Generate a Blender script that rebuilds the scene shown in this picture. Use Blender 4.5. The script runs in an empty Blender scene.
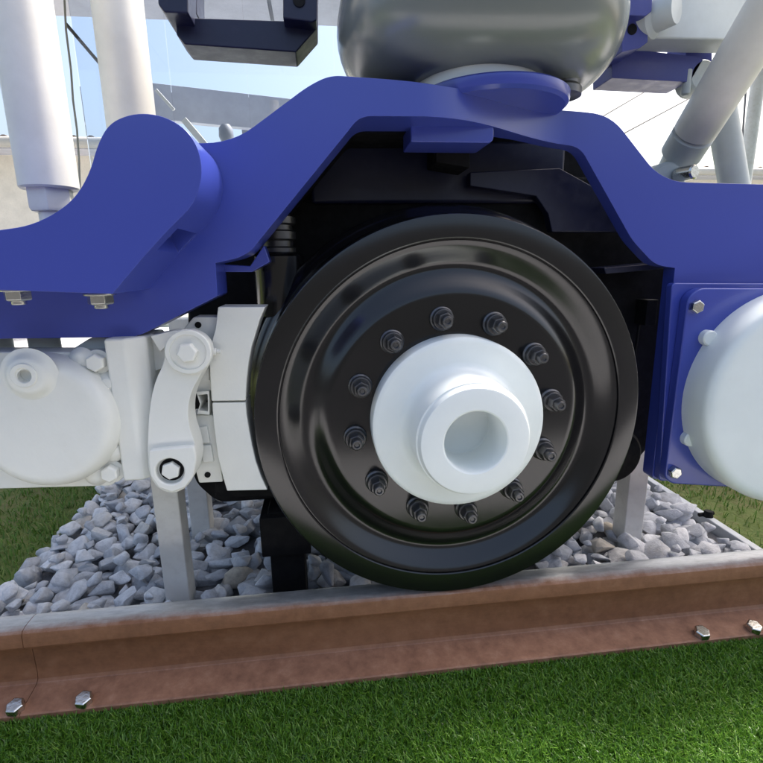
import bpy, bmesh, math, random
import numpy as np
from mathutils import Vector, Matrix
random.seed(7); rng = np.random.default_rng(11)
S = bpy.context.scene
COL = S.collection
rad = math.radians

# ---------------------------------------------------------------- camera
CAM = Vector((-0.28685381, -1.05031973, 0.77815196))
RIGHT = Vector((0.99261765, -0.12017237, -0.01639514))
DOWN = Vector((-0.04299049, -0.22220935, -0.97405073))
FWD = Vector((0.11341083, 0.96756478, -0.22573519))
FPX = 502.5475
cd = bpy.data.cameras.new('camera'); cam = bpy.data.objects.new('camera', cd); COL.objects.link(cam)
m = Matrix.Identity(4)
for i in range(3):
    m[i][0] = RIGHT[i]; m[i][1] = -DOWN[i]; m[i][2] = -FWD[i]; m[i][3] = CAM[i]
cam.matrix_world = m
cd.sensor_width = 36; cd.lens = FPX / 763 * 36; cd.clip_start = 0.02; cd.clip_end = 5000
S.camera = cam

# ---------------------------------------------------------------- light
SUN_EL, SUN_AZ = 54, 62      # azimuth of the sun, clockwise from +Y
w = bpy.data.worlds.new('World'); S.world = w; w.use_nodes = True
nt = w.node_tree; bg = nt.nodes['Background']
sky = nt.nodes.new('ShaderNodeTexSky'); sky.sky_type = 'NISHITA'; sky.sun_disc = False
sky.sun_elevation = rad(SUN_EL); sky.sun_rotation = rad(SUN_AZ); sky.air_density = 1.2; sky.dust_density = 7.0; sky.ozone_density = 1.0
nt.links.new(sky.outputs[0], bg.inputs[0]); bg.inputs[1].default_value = 0.14
sl = bpy.data.lights.new('sun', 'SUN'); so = bpy.data.objects.new('sun', sl); COL.objects.link(so)
sl.energy = 3.6; sl.angle = rad(9); sl.color = (1, .96, .91)
sd = Vector((math.sin(rad(SUN_AZ)) * math.cos(rad(SUN_EL)), math.cos(rad(SUN_AZ)) * math.cos(rad(SUN_EL)), math.sin(rad(SUN_EL))))
so.rotation_euler = sd.to_track_quat('Z', 'Y').to_euler(); so.location = sd * 30
vs = S.view_settings; vs.view_transform = 'Standard'; vs.look = 'None'; vs.gamma = 1; vs.exposure = 1.32; vs.use_curve_mapping = False

# ---------------------------------------------------------------- pixel helpers
def ray(px, py):
    return RIGHT * ((px - 381.5) / FPX) + DOWN * ((py - 381.5) / FPX) + FWD
def P(px, py, y=None, z=None):
    d = ray(px, py)
    t = (y - CAM.y) / d.y if y is not None else (z - CAM.z) / d.z
    return CAM + d * t
def XZ(pts, y):
    return [(p.x, p.z) for p in (P(a, b, y) for a, b in pts)]
def toPx(p):
    q = Vector(p) - CAM; zc = q.dot(FWD)
    return (381.5 + FPX * q.dot(RIGHT) / zc, 381.5 + FPX * q.dot(DOWN) / zc)

# ---------------------------------------------------------------- materials
def newmat(name):
    mt = bpy.data.materials.new(name); mt.use_nodes = True
    return mt, mt.node_tree, mt.node_tree.nodes['Principled BSDF']
def noise(t, scale, detail=4, rough=.55, vec=None):
    n = t.nodes.new('ShaderNodeTexNoise'); n.inputs['Scale'].default_value = scale
    n.inputs['Detail'].default_value = detail; n.inputs['Roughness'].default_value = rough
    if vec is not None: t.links.new(vec, n.inputs['Vector'])
    return n
def ramp(t, src, stops):
    r = t.nodes.new('ShaderNodeValToRGB')
    while len(r.color_ramp.elements) < len(stops): r.color_ramp.elements.new(.5)
    for e, (p, c) in zip(r.color_ramp.elements, stops):
        e.position = p; e.color = (*c, 1) if len(c) == 3 else c
    t.links.new(src, r.inputs[0]); return r
def mixc(t, fac, a, b, mode='MIX'):
    n = t.nodes.new('ShaderNodeMix'); n.data_type = 'RGBA'; n.blend_type = mode
    for s, v in ((n.inputs[0], fac), (n.inputs[6], a), (n.inputs[7], b)):
        if isinstance(v, (int, float)): s.default_value = v
        elif isinstance(v, tuple): s.default_value = (*v, 1)
        else: t.links.new(v, s)
    return n.outputs[2]
def math_(t, op, a, b=0, c=0):
    n = t.nodes.new('ShaderNodeMath'); n.operation = op
    for s, v in zip(n.inputs, (a, b, c)):
        if isinstance(v, (int, float)): s.default_value = v
        else: t.links.new(v, s)
    return n.outputs[0]
def bump(t, b, h, strength, dist=.002):
    n = t.nodes.new('ShaderNodeBump'); n.inputs['Strength'].default_value = strength; n.inputs['Distance'].default_value = dist
    t.links.new(h, n.inputs['Height']); t.links.new(n.outputs[0], b.inputs['Normal'])
def pos(t):
    return t.nodes.new('ShaderNodeNewGeometry').outputs['Position']

def paint(name, col, rough=.4, coat=0, dust=.12, dustcol=(.5, .47, .42), peel=.12, metallic=0, spec=.5, vary=1, wavy=0):
    mt, t, b = newmat(name); p = pos(t)
    big = noise(t, 5, 5, .6, p); fine = noise(t, 160, 2, .5, p); mid = noise(t, 38, 4, .6, p)
    var = ramp(t, big.outputs[0], [(.3, tuple(c * (1 - .12 * vary) for c in col)), (.7, tuple(min(1, c * (1 + .08 * vary)) for c in col))])
    dm = ramp(t, mid.outputs[0], [(.5, (0, 0, 0)), (.78, (1, 1, 1))])
    f = math_(t, 'MULTIPLY', dm.outputs[0], dust)
    t.links.new(mixc(t, f, var.outputs[0], dustcol), b.inputs['Base Color'])
    r = ramp(t, mid.outputs[0], [(.25, (rough * (1 - .2 * vary),) * 3), (.8, (min(1, rough * (1 + .35 * vary)),) * 3)])
    t.links.new(r.outputs[0], b.inputs['Roughness'])
    b.inputs['Coat Weight'].default_value = coat; b.inputs['Coat Roughness'].default_value = .16
    b.inputs['Metallic'].default_value = metallic; b.inputs['Specular IOR Level'].default_value = spec
    if wavy:
        wv = noise(t, 3.2, 2, .5, p); bump(t, b, wv.outputs[0], wavy, .02)
        t.links.new(b.inputs['Normal'].links[0].from_socket, b.inputs['Coat Normal'])
    elif peel >= .02: bump(t, b, fine.outputs[0], peel, .0012)
    return mt

M = {}
M['blue'] = paint('blue_paint', (.042, .064, .35), .28, .3, .0, (.3, .32, .4), .015, 0, .5, .05)
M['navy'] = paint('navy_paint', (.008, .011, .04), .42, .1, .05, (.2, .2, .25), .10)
M['violet'] = paint('violet_blue_paint', (.05, .062, .27), .42, .1, .05, (.3, .3, .4), .10)
M['white'] = paint('cream_white_paint', (.76, .765, .72), .40, .1, .05, (.5, .45, .36), .15, 0, .5, .45)
M['hubwhite'] = paint('hub_white_paint', (.80, .84, .82), .38, .15, .04, (.6, .58, .5), .08, 0, .5, .4)
M['tube'] = paint('tube_white_paint', (.78, .76, .70), .38, 0, .08, (.5, .46, .4), .10)
M['tubegrey'] = paint('tube_grey_paint', (.52, .56, .56), .40, 0, .08, (.4, .4, .36), .10)
M['disc_white'] = paint('cover_white_paint', (.72, .77, .765), .38, .1, .04, (.5, .5, .46), .08, 0, .5, .4)
M['black'] = paint('black_paint', (.006, .006, .007), .18, .35, .01, (.03, .03, .03), .03, 0, .45, .35)
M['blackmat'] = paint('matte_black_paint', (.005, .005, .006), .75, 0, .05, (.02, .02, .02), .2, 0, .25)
M['rubber'] = paint('grey_rubber', (.155, .175, .17), .25, .25, .0, (.25, .25, .23), .02, 0, .5, .15)
M['boltdark'] = paint('dark_bolt_steel', (.11, .11, .115), .32, 0, .3, (.2, .19, .17), .3, .8)
M['zinc'] = paint('zinc_steel', (.62, .62, .60), .24, 0, .25, (.3, .25, .18), .25, 1)
M['post'] = paint('post_white_paint', (.74, .73, .69), .5, 0, .2, (.35, .3, .25), .15)
M['galv'] = paint('edging_grey', (.50, .53, .56), .5, 0, .3, (.3, .27, .22), .3)
M['render'] = paint('cream_render', (.72, .67, .58), .85, 0, .3, (.5, .45, .37), .6)
M['fascia'] = paint('pale_fascia', (.46, .47, .53), .5, 0, .15, (.4, .4, .4), .1)
M['fasciadk'] = paint('grey_steelwork', (.24, .25, .29), .5, 0, .15, (.3, .3, .3), .1)
M['gutter'] = paint('gutter_grey', (.42, .41, .38), .5, 0, .3, (.3, .27, .22), .2)
M['tile'] = paint('roof_tile', (.17, .12, .10), .8, 0, .4, (.12, .11, .09), .5)
M['darksoil'] = paint('dark_soil', (.028, .029, .028), .95, 0, .5, (.045, .047, .04), .6)
M['brown'] = paint('brown_window_frame', (.09, .06, .05), .5, 0, .2, (.2, .18, .15), .2)
M['cable'] = paint('cable_grey', (.10, .10, .11), .5, 0, .2, (.2, .2, .2), .1)

def rail_mat():
    mt, t, b = newmat('rusty_rail_steel'); g = t.nodes.new('ShaderNodeNewGeometry'); p = g.outputs['Position']
    mp = t.nodes.new('ShaderNodeMapping'); mp.inputs['Scale'].default_value = (.25, 1, 1); t.links.new(p, mp.inputs[0])
    big = noise(t, 9, 6, .65, mp.outputs[0]); fine = noise(t, 90, 5, .7, mp.outputs[0]); blot = noise(t, 26, 6, .7, p)
    sx = t.nodes.new('ShaderNodeSeparateXYZ'); t.links.new(p, sx.inputs[0])
    nx = t.nodes.new('ShaderNodeSeparateXYZ'); t.links.new(g.outputs['Normal'], nx.inputs[0])
    rust = ramp(t, big.outputs[0], [(.25, (.17, .066, .025)), (.5, (.25, .105, .044)), (.75, (.34, .155, .075))])
    rust2 = ramp(t, blot.outputs[0], [(.3, (.07, .030, .018)), (.55, (.21, .095, .05)), (.8, (.34, .19, .12))])
    rc = mixc(t, .4, rust.outputs[0], rust2.outputs[0])
    foot = ramp(t, sx.outputs[2], [(0, (0, 0, 0)), (1, (1, 1, 1))])
    fm = math_(t, 'LESS_THAN', sx.outputs[2], -.152)
    plum = ramp(t, blot.outputs[0], [(.25, (.15, .070, .043)), (.55, (.29, .145, .09)), (.8, (.41, .245, .17))])
    rc = mixc(t, math_(t, 'MULTIPLY', fm, .75), rc, plum.outputs[0])
    # polished running band: top of head, ragged edge towards the corner
    e = math_(t, 'ADD', sx.outputs[1], math_(t, 'MULTIPLY', math_(t, 'SUBTRACT', blot.outputs[0], .5), .03))
    e = math_(t, 'ADD', e, math_(t, 'MULTIPLY', math_(t, 'SUBTRACT', big.outputs[0], .5), .05))
    r1 = t.nodes.new('ShaderNodeMapRange'); r1.inputs[1].default_value = .000; r1.inputs[2].default_value = .026; t.links.new(e, r1.inputs[0])
    up = t.nodes.new('ShaderNodeMapRange'); up.inputs[1].default_value = .6; up.inputs[2].default_value = .85; t.links.new(nx.outputs[2], up.inputs[0])
    hz = math_(t, 'GREATER_THAN', sx.outputs[2], -.03)
    pol = math_(t, 'MULTIPLY', math_(t, 'MULTIPLY', r1.outputs[0], up.outputs[0]), hz)
    steel = ramp(t, fine.outputs[0], [(.3, (.36, .36, .36)), (.7, (.56, .56, .56))])
    t.links.new(mixc(t, pol, rc, steel.outputs[0]), b.inputs['Base Color'])
    t.links.new(math_(t, 'MULTIPLY', pol, .7), b.inputs['Metallic'])
    rr = math_(t, 'SUBTRACT', .62, math_(t, 'MULTIPLY', pol, .26))
    t.links.new(math_(t, 'ADD', rr, math_(t, 'MULTIPLY', math_(t, 'SUBTRACT', fine.outputs[0], .5), .25)), b.inputs['Roughness'])
    bump(t, b, math_(t, 'ADD', fine.outputs[0], blot.outputs[0]), .45, .0015)
    return mt
M['rail'] = rail_mat()

def stone_mat():
    mt, t, b = newmat('grey_ballast_stone'); p = pos(t)
    oi = t.nodes.new('ShaderNodeNewGeometry'); ob = t.nodes.new('ShaderNodeObjectInfo')
    rn = math_(t, 'FRACT', math_(t, 'ADD', ob.outputs['Random'], oi.outputs['Random Per Island']))
    base = ramp(t, rn, [(0, (.42, .44, .48)), (.3, (.56, .58, .62)), (.62, (.66, .68, .72)), (.86, (.76, .77, .79)), (.96, (.60, .60, .60)), (1, (.56, .50, .41))])
    n1 = noise(t, 45, 6, .7, p); n2 = noise(t, 13, 4, .6, p); n3 = noise(t, 260, 3, .6, p)
    v = ramp(t, n1.outputs[0], [(.28, (.55, .55, .56)), (.5, (.9, .9, .9)), (.72, (1.15, 1.14, 1.12))])
    c = mixc(t, .8, base.outputs[0], v.outputs[0], 'MULTIPLY')
    dm = ramp(t, n2.outputs[0], [(.55, (0, 0, 0)), (.75, (.45, .45, .45))])
    t.links.new(mixc(t, dm.outputs[0], c, (.36, .31, .24)), b.inputs['Base Color'])
    b.inputs['Roughness'].default_value = .85
    bump(t, b, math_(t, 'ADD', n1.outputs[0], math_(t, 'MULTIPLY', n3.outputs[0], .4)), .6, .006)
    return mt
M['stone'] = stone_mat()

def grass_mat(name, stops, trans=.35, rough=.45):
    mt, t, b = newmat(name); g = t.nodes.new('ShaderNodeNewGeometry')
    n = noise(t, 4.5, 4, .6, g.outputs['Position'])
    f = math_(t, 'ADD', math_(t, 'MULTIPLY', g.outputs['Random Per Island'], .65), math_(t, 'MULTIPLY', n.outputs[0], .35))
    c = ramp(t, f, stops)
    t.links.new(c.outputs[0], b.inputs['Base Color']); b.inputs['Roughness'].default_value = rough
    tr = t.nodes.new('ShaderNodeBsdfTranslucent'); t.links.new(c.outputs[0], tr.inputs[0])
    mx = t.nodes.new('ShaderNodeMixShader'); mx.inputs[0].default_value = trans
    t.links.new(b.outputs[0], mx.inputs[1]); t.links.new(tr.outputs[0], mx.inputs[2])
    t.links.new(mx.outputs[0], t.nodes['Material Output'].inputs[0])
    return mt
M['turf'] = grass_mat('turf_blades', [(.15, (.030, .095, .008)), (.42, (.085, .215, .018)), (.74, (.14, .29, .032)), (.97, (.30, .42, .11))], .35, .36)
M['lawn'] = grass_mat('lawn_blades', [(.15, (.05, .13, .015)), (.45, (.10, .22, .028)), (.72, (.17, .24, .05)), (.97, (.33, .27, .12))], .3, .6)

def ground_mat(name, stops, scale):
    mt, t, b = newmat(name); p = pos(t)
    n = noise(t, scale, 8, .65, p); n2 = noise(t, scale * 14, 5, .7, p)
    c = ramp(t, math_(t, 'ADD', math_(t, 'MULTIPLY', n.outputs[0], .6), math_(t, 'MULTIPLY', n2.outputs[0], .4)), stops)
    t.links.new(c.outputs[0], b.inputs['Base Color']); b.inputs['Roughness'].default_value = .95
    bump(t, b, n2.outputs[0], .8, .02); return mt
M['soil'] = ground_mat('lawn_ground', [(.3, (.06, .10, .02)), (.5, (.11, .15, .03)), (.62, (.17, .15, .06)), (.75, (.24, .18, .095))], 1.6)
M['turfback'] = ground_mat('turf_backing', [(.3, (.012, .03, .006)), (.7, (.03, .07, .012))], 8)
M['grit'] = ground_mat('ballast_grit', [(.3, (.16, .16, .17)), (.7, (.32, .32, .33))], 12)
M['asphalt'] = ground_mat('dark_asphalt', [(.3, (.035, .035, .037)), (.7, (.06, .06, .062))], 3)
M['bounce_paving'] = ground_mat('pale_paving', [(.3, (.46, .46, .47)), (.7, (.58, .58, .58))], 2)

def glass_mat():
    mt, t, b = newmat('clear_glass')
    tr = t.nodes.new('ShaderNodeBsdfTransparent'); tr.inputs[0].default_value = (.86, .90, .95, 1)
    gl = t.nodes.new('ShaderNodeBsdfGlossy'); gl.inputs['Roughness'].default_value = .02
    fr = t.nodes.new('ShaderNodeFresnel'); fr.inputs[0].default_value = 1.5
    mx = t.nodes.new('ShaderNodeMixShader'); t.links.new(fr.outputs[0], mx.inputs[0]); t.links.new(tr.outputs[0], mx.inputs[1]); t.links.new(gl.outputs[0], mx.inputs[2])
    t.links.new(mx.outputs[0], t.nodes['Material Output'].inputs[0]); return mt
M['glass'] = glass_mat()

# ---------------------------------------------------------------- object helpers
def obj(name, bm, mat, parent=None, bevel=0, seg=2, smooth=True, ang=32):
    bmesh.ops.recalc_face_normals(bm, faces=bm.faces)
    me = bpy.data.meshes.new(name); bm.to_mesh(me); bm.free()
    return link(name, me, mat, parent, bevel, seg, smooth, ang)
def link(name, me, mat, parent=None, bevel=0, seg=2, smooth=True, ang=32):
    if mat and not me.materials: me.materials.append(M[mat])
    if smooth and len(me.polygons):
        me.polygons.foreach_set('use_smooth', [True] * len(me.polygons)); me.set_sharp_from_angle(angle=rad(ang))
    o = bpy.data.objects.new(name, me); COL.objects.link(o)
    if parent: setparent(o, parent)
    if bevel:
        b = o.modifiers.new('bevel', 'BEVEL'); b.width = bevel; b.segments = seg; b.limit_method = 'ANGLE'; b.angle_limit = rad(35); b.harden_normals = True
    return o
def setparent(o, p):
    o.parent = p; o.matrix_parent_inverse = Matrix.Translation(-ORIG.get(p.name, Vector((0, 0, 0))))
ORIG = {}
def thing(name, label, cat, loc, group=None):
    e = bpy.data.objects.new(name, None); COL.objects.link(e); e.location = loc; e.empty_display_size = .1
    ORIG[e.name] = Vector(loc); tag(e, label, cat, group); return e
def tag(o, label=None, cat=None, group=None, kind=None):
    if label: o['label'] = label
    if cat: o['category'] = cat
    if group: o['group'] = group
    if kind: o['kind'] = kind
    return o
def fillet(pts, r, n=5):
    """pts: [(x,z)] or [(x,z,radius)]"""
    out = []; L = len(pts)
    for i, p in enumerate(pts):
        rr = p[2] if len(p) > 2 else r
        a = Vector(pts[i - 1][:2]); b = Vector(p[:2]); c = Vector(pts[(i + 1) % L][:2])
        u = (a - b); v = (c - b); lu, lv = u.length, v.length
        if rr <= 0 or lu < 1e-6 or lv < 1e-6: out.append(tuple(b)); continue
        d = min(rr, lu * .48, lv * .48); u = u / lu * d; v = v / lv * d
        for k in range(n + 1):
            t = k / n; out.append(tuple((b + u) * (1 - t) ** 2 + b * 2 * t * (1 - t) + (b + v) * t ** 2))
    return out
def prism(bm, pts, y0, y1, holes=()):
    f = [bm.verts.new((x, y0, z)) for x, z in pts]; k = [bm.verts.new((x, y1, z)) for x, z in pts]
    bm.faces.new(f); bm.faces.new(k[::-1]); n = len(pts)
    for i in range(n): bm.faces.new((f[i], k[i], k[(i + 1) % n], f[(i + 1) % n]))
    return bm
def plate(name, px, y, depth, mat, parent, r=0, bevel=.003, **kw):
    pts = XZ([p[:2] for p in px], y)
    pts = [(*q, p[2]) if len(p) > 2 else q for p, q in zip(px, pts)]
    bm = bmesh.new(); prism(bm, fillet(pts, r), y, y + depth); return obj(name, bm, mat, parent, bevel, **kw)
def basis(ax):
    ax = Vector(ax).normalized(); u = ax.cross(Vector((0, 0, 1)) if abs(ax.z) < .9 else Vector((1, 0, 0))).normalized(); return ax, u, ax.cross(u)
def lathe(bm, prof, o, ax, seg=64, rot=0):
    """prof [(r, along axis)] from o in direction ax"""
    ax, u, v = basis(ax); o = Vector(o); rings = []
    for r, h in prof:
        if r < 1e-6: rings.append([bm.verts.new(o + ax * h)])
        else: rings.append([bm.verts.new(o + ax * h + (u * math.cos(rot + 2 * math.pi * i / seg) + v * math.sin(rot + 2 * math.pi * i / seg)) * r) for i in range(seg)])
    for a, b in zip(rings, rings[1:]):
        for i in range(seg):
            j = (i + 1) % seg
            if len(a) == 1 and len(b) == 1: break
            if len(a) == 1: bm.faces.new((a[0], b[i], b[j]))
            elif len(b) == 1: bm.faces.new((a[i], a[j], b[0]))
            else: bm.faces.new((a[i], a[j], b[j], b[i]))
    return bm
def cyl(bm, a, b, r, r2=None, seg=32, ch=0):
    a = Vector(a); b = Vector(b); L = (b - a).length; r2 = r if r2 is None else r2
    pr = [(0, 0), (r - ch, 0), (r, ch), (r2, L - ch), (r2 - ch, L), (0, L)] if ch else [(0, 0), (r, 0), (r2, L), (0, L)]
    return lathe(bm, pr, a, b - a, seg)
def box(bm, a, b):
    x0, y0, z0 = a; x1, y1, z1 = b
    return prism(bm, [(x0, z0), (x1, z0), (x1, z1), (x0, z1)], y0, y1)
def beam(bm, a, b, w_, h_, up=(0, 0, 1)):
    a = Vector(a); b = Vector(b); d = (b - a).normalized(); s = d.cross(Vector(up)).normalized(); u = s.cross(d)
    vv = [[bm.verts.new(p + s * sx * w_ / 2 + u * sz * h_ / 2) for sx, sz in ((-1, -1), (1, -1), (1, 1), (-1, 1))] for p in (a, b)]
    bm.faces.new(vv[0][::-1]); bm.faces.new(vv[1])
    for i in range(4): j = (i + 1) % 4; bm.faces.new((vv[0][i], vv[0][j], vv[1][j], vv[1][i]))
    return bm
def hexhead(bm, o, ax, r, h, flange=0, stud=0, rot=0):
    """flange washer + chamfered hex + stud"""
    ax = Vector(ax).normalized(); o = Vector(o); z = 0
    if flange: lathe(bm, [(0, 0), (flange, 0), (flange, h * .22), (0, h * .22)], o, ax, 24); z = h * .2
    lathe(bm, [(0, z), (r, z), (r, z + h * .86), (r * .86, z + h), (0, z + h)], o, ax, 6, rot)
    if stud:
        lathe(bm, [(0, 0), (r * .55, 0), (r * .55, stud * .85), (r * .45, stud), (0, stud)], o + ax * (z + h), ax, 16)
    return bm

# ================================================================ GROUND
GZ = -.187
bm = bmesh.new(); vs_ = [bm.verts.new(v) for v in ((-600, -600, GZ - .02), (600, -600, GZ - .02), (600, 900, GZ - .02), (-600, 900, GZ - .02))]; bm.faces.new(vs_)
tag(obj('lawn', bm, 'soil'), kind='structure')
def sst0(t): return t * t * (3 - 2 * t)
def sheet(name, x0, x1, y0, y1, z, mat):
    bm = bmesh.new(); bm.faces.new([bm.verts.new(v) for v in ((x0, y0, z), (x1, y0, z), (x1, y1, z), (x0, y1, z))])
    return tag(obj(name, bm, mat), kind='structure')
sheet('turf', -3.2, 3.2, -.62, -.03, GZ - .004, 'turfback')
sheet('bounce_paving', -9, 9, -1.35, -.62, GZ - .002, 'bounce_paving')  # unseen pale ground added to bounce sunlight up onto the wheel and hub
sheet('bounce_forecourt', -14, 14, 2.7, 7.9, GZ - .008, 'bounce_paving')  # pale ground added behind to bounce neutral light onto soffit and house
bm = bmesh.new(); ev = {}
for i in range(41):
    for j in range(9):
        x = -30 + i * 1.5; y = -7.4 - j * .75; k = j / 8
        ev[i, j] = bm.verts.new((x, y + random.uniform(-.15, .15) * (j > 0), GZ - .03 + 4.4 * sst0(k) + random.uniform(-.12, .12) * (j > 0)))
for i in range(40):
    for j in range(8): bm.faces.new((ev[i, j], ev[i + 1, j], ev[i + 1, j + 1], ev[i, j + 1]))
tag(obj('unseen_bank', bm, 'darksoil'), kind='structure')  # unseen dark bank added for the wheel to reflect
sheet('unseen_road', -40, 40, -7.5, -1.35, GZ - .006, 'asphalt')  # unseen dark strip added to darken reflections in the wheel

def blades(name, xy, h, wd, lean, z, mat, hj=.35, leandir=None):
    n = len(xy); a = rng.uniform(0, 2 * np.pi, n); hh = h * rng.uniform(1 - hj, 1 + hj, n)
    ld = a + rng.normal(0, .6, n) + np.pi / 2 if leandir is None else leandir + rng.normal(0, .9, n)
    lm = np.abs(rng.normal(lean, lean * .5, n)) * hh
    ca, sa = np.cos(a), np.sin(a); w2 = wd * rng.uniform(.7, 1.3, n) / 2
    lx, ly = np.cos(ld) * lm, np.sin(ld) * lm
    zz = z(xy) if callable(z) else np.full(n, z)
    V = np.empty((n, 5, 3))
    for k, s in ((0, -1), (1, 1)):
        V[:, k] = np.stack([xy[:, 0] + s * ca * w2, xy[:, 1] + s * sa * w2, zz], 1)
        V[:, 2 + k] = np.stack([xy[:, 0] + s * ca * w2 * .8 + lx * .35, xy[:, 1] + s * sa * w2 * .8 + ly * .35, zz + hh * .58], 1)
    V[:, 4] = np.stack([xy[:, 0] + lx, xy[:, 1] + ly, zz + np.sqrt(np.maximum(hh ** 2 - (lm * .8) ** 2, (hh * .35) ** 2))], 1)
    b0 = np.arange(n)[:, None] * 5
    loops = np.concatenate([b0 + [0, 1, 3, 2], b0 + [2, 3, 4]], 1).ravel()
    me = bpy.data.meshes.new(name); me.vertices.add(n * 5); me.vertices.foreach_set('co', V.ravel())
    me.loops.add(len(loops)); me.loops.foreach_set('vertex_index', loops.astype(np.int32))
    ls = (np.arange(n)[:, None] * 7 + [0, 4]).ravel().astype(np.int32)
    me.polygons.add(2 * n); me.polygons.foreach_set('loop_start', ls); me.update(calc_edges=True); me.validate()
    return link(name, me, mat, smooth=False)
def scatter(n, x0, x1, y0, y1): return np.stack([rng.uniform(x0, x1, n), rng.uniform(y0, y1, n)], 1)
xy = np.concatenate([scatter(135000, -1.15, .95, -.48, -.058), scatter(40000, -2.4, 2.2, -.62, -.058)])
tag(blades('turf_grass', xy, .023, .0028, .62, GZ - .004, 'turf', leandir=None), 'dense bright green artificial turf in front of the rail', 'grass', kind='stuff')

# natural lawn behind the ballast bed
BX0, BX1, BY0, BY1 = -1.30, 1.10, .115, 2.1
def lawnpts(n, x0, x1, y0, y1):
    p = scatter(n, x0, x1, y0, y1)
    return p[~((p[:, 0] > BX0 - .02) & (p[:, 0] < BX1 + .04) & (p[:, 1] < BY1 + .02))]
xy = np.concatenate([lawnpts(26000, -2.6, -1.2, .1, 2.6), lawnpts(26000, 1.0, 2.8, .1, 2.6), lawnpts(9000, -4, 4, 2.1, 2.68)])
dens = np.sin(xy[:, 0] * 5.1 + 1.3) * np.sin(xy[:, 1] * 4.3 + xy[:, 0] * 2) + rng.normal(0, .6, len(xy))
xy = xy[dens > -.55]
tag(blades('lawn_grass', xy, .030, .004, .7, GZ - .02, 'lawn'), 'patchy mown lawn with dry brown spots around the ballast bed', 'grass', kind='stuff')

# ---------------------------------------------------------------- ballast bed with stones
bm = bmesh.new(); NX, NY = 60, 44; gv = {}
for i in range(NX + 1):
    for j in range(NY + 1):
        x = BX0 + (BX1 - BX0) * i / NX; y = BY0 + (BY1 - BY0) * j / NY
        gv[i, j] = bm.verts.new((x, y, GZ - .012 + random.uniform(-.006, .008)))
for i in range(NX):
    for j in range(NY): bm.faces.new((gv[i, j], gv[i + 1, j], gv[i + 1, j + 1], gv[i, j + 1]))
bed = tag(obj('ballast_bed', bm, 'grit'), kind='structure')

def stone_mesh(i):
    while True:
        bm = bmesh.new()
        ax = Vector((random.uniform(.8, 1.25), random.uniform(.6, .95), random.uniform(.45, .75)))
        for k in range(random.randint(11, 16)):
            v = Vector((random.gauss(0, 1), random.gauss(0, 1), random.gauss(0, 1))).normalized()
            v *= random.uniform(.85, 1.05)
            bm.verts.new((v.x * ax.x, v.y * ax.y, v.z * ax.z))
        g = bmesh.ops.convex_hull(bm, input=bm.verts)
        bmesh.ops.delete(bm, geom=[v for v in bm.verts if not v.link_faces], context='VERTS')
        bmesh.ops.dissolve_limit(bm, angle_limit=rad(14), verts=bm.verts, edges=bm.edges)
        bmesh.ops.bevel(bm, geom=list(bm.edges), offset=.07, segments=1, affect='EDGES', clamp_overlap=True)
        if len(bm.faces) > 20: break
        bm.free()
    bmesh.ops.recalc_face_normals(bm, faces=bm.faces)
    me = bpy.data.meshes.new('stone'); bm.to_mesh(me); bm.free()
    me.polygons.foreach_set('use_smooth', [True] * len(me.polygons)); me.set_sharp_from_angle(angle=rad(42))
    me.materials.append(M['stone']); return me
SM = [stone_mesh(i) for i in range(18)]
cand = []
def free(x, y): return all(math.hypot(x - a, y - b) > r for a, b, r in ((-.722, .258, .045), (.735, .405, .045), (-.41, .268, .06), (-.70, .82, .045)))
for layer, (step, z0, sc) in enumerate(((.074, GZ + .010, .047), (.080, GZ + .040, .047), (.13, GZ + .066, .036))):
    ny = int((BY1 - BY0) / (step * .87))
    for j in range(ny):
        nx = int((BX1 - BX0) / step)
        for i in range(nx):
            x = BX0 + (i + .5 + (.5 if j % 2 else 0) * 1.0) * step + random.uniform(-.3, .3) * step
            y = BY0 + .03 + j * step * .87 + random.uniform(-.3, .3) * step
            if x > BX1 - .03 or x < BX0 + .01 or not free(x, y): continue
            edge = min(x - BX0, BX1 - x, BY1 - y, y - BY0 + .05)
            if layer and edge < (.015, .03, .06)[layer]: continue
            s = sc * random.choice((.62, .75, .9, 1, 1.1, 1.25))
            cand.append((x, y, z0 + random.uniform(-.008, .008), s))
def shown(c):
    u, v = toPx(c[:3])
    return (-12 < u < 272 and 482 < v < 615) or (312 < u < 370 and 540 < v < 590) or (540 < u < 760 and 478 < v < 575)
vis = sorted([c for c in cand if shown(c)], key=lambda c: (-round((c[2] - GZ) / .02), c[1]))
vis.sort(key=lambda c: c[1] - 6 * (c[2] - GZ))
own = vis[:300]; ownset = set(own)
for c in own:
    o = bpy.data.objects.new('stone', random.choice(SM)); COL.objects.link(o); o.parent = bed
    o.location = c[:3]; o.scale = (c[3],) * 3; o.rotation_euler = (random.uniform(-.5, .5), random.uniform(-.5, .5), random.uniform(0, 6.28))
VV, FF = [], []; off = 0
geo = [(np.array([v.co[:] for v in me.vertices]), [tuple(p.vertices) for p in me.polygons]) for me in SM]
from mathutils import Euler
for c in cand:
    if c in ownset: continue
    v, f = random.choice(geo)
    R = np.array(Euler((random.uniform(-.5, .5), random.uniform(-.5, .5), random.uniform(0, 6.28))).to_matrix())
    VV.append(v @ R.T * c[3] + np.array(c[:3])); FF += [tuple(k + off for k in q) for q in f]; off += len(v)
me = bpy.data.meshes.new('ballast_stones'); me.from_pydata(np.concatenate(VV).tolist(), [], FF); me.update()
o = link('ballast_stones', me, 'stone', None, ang=42); o.parent = bed; o['kind'] = 'stuff'

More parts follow.
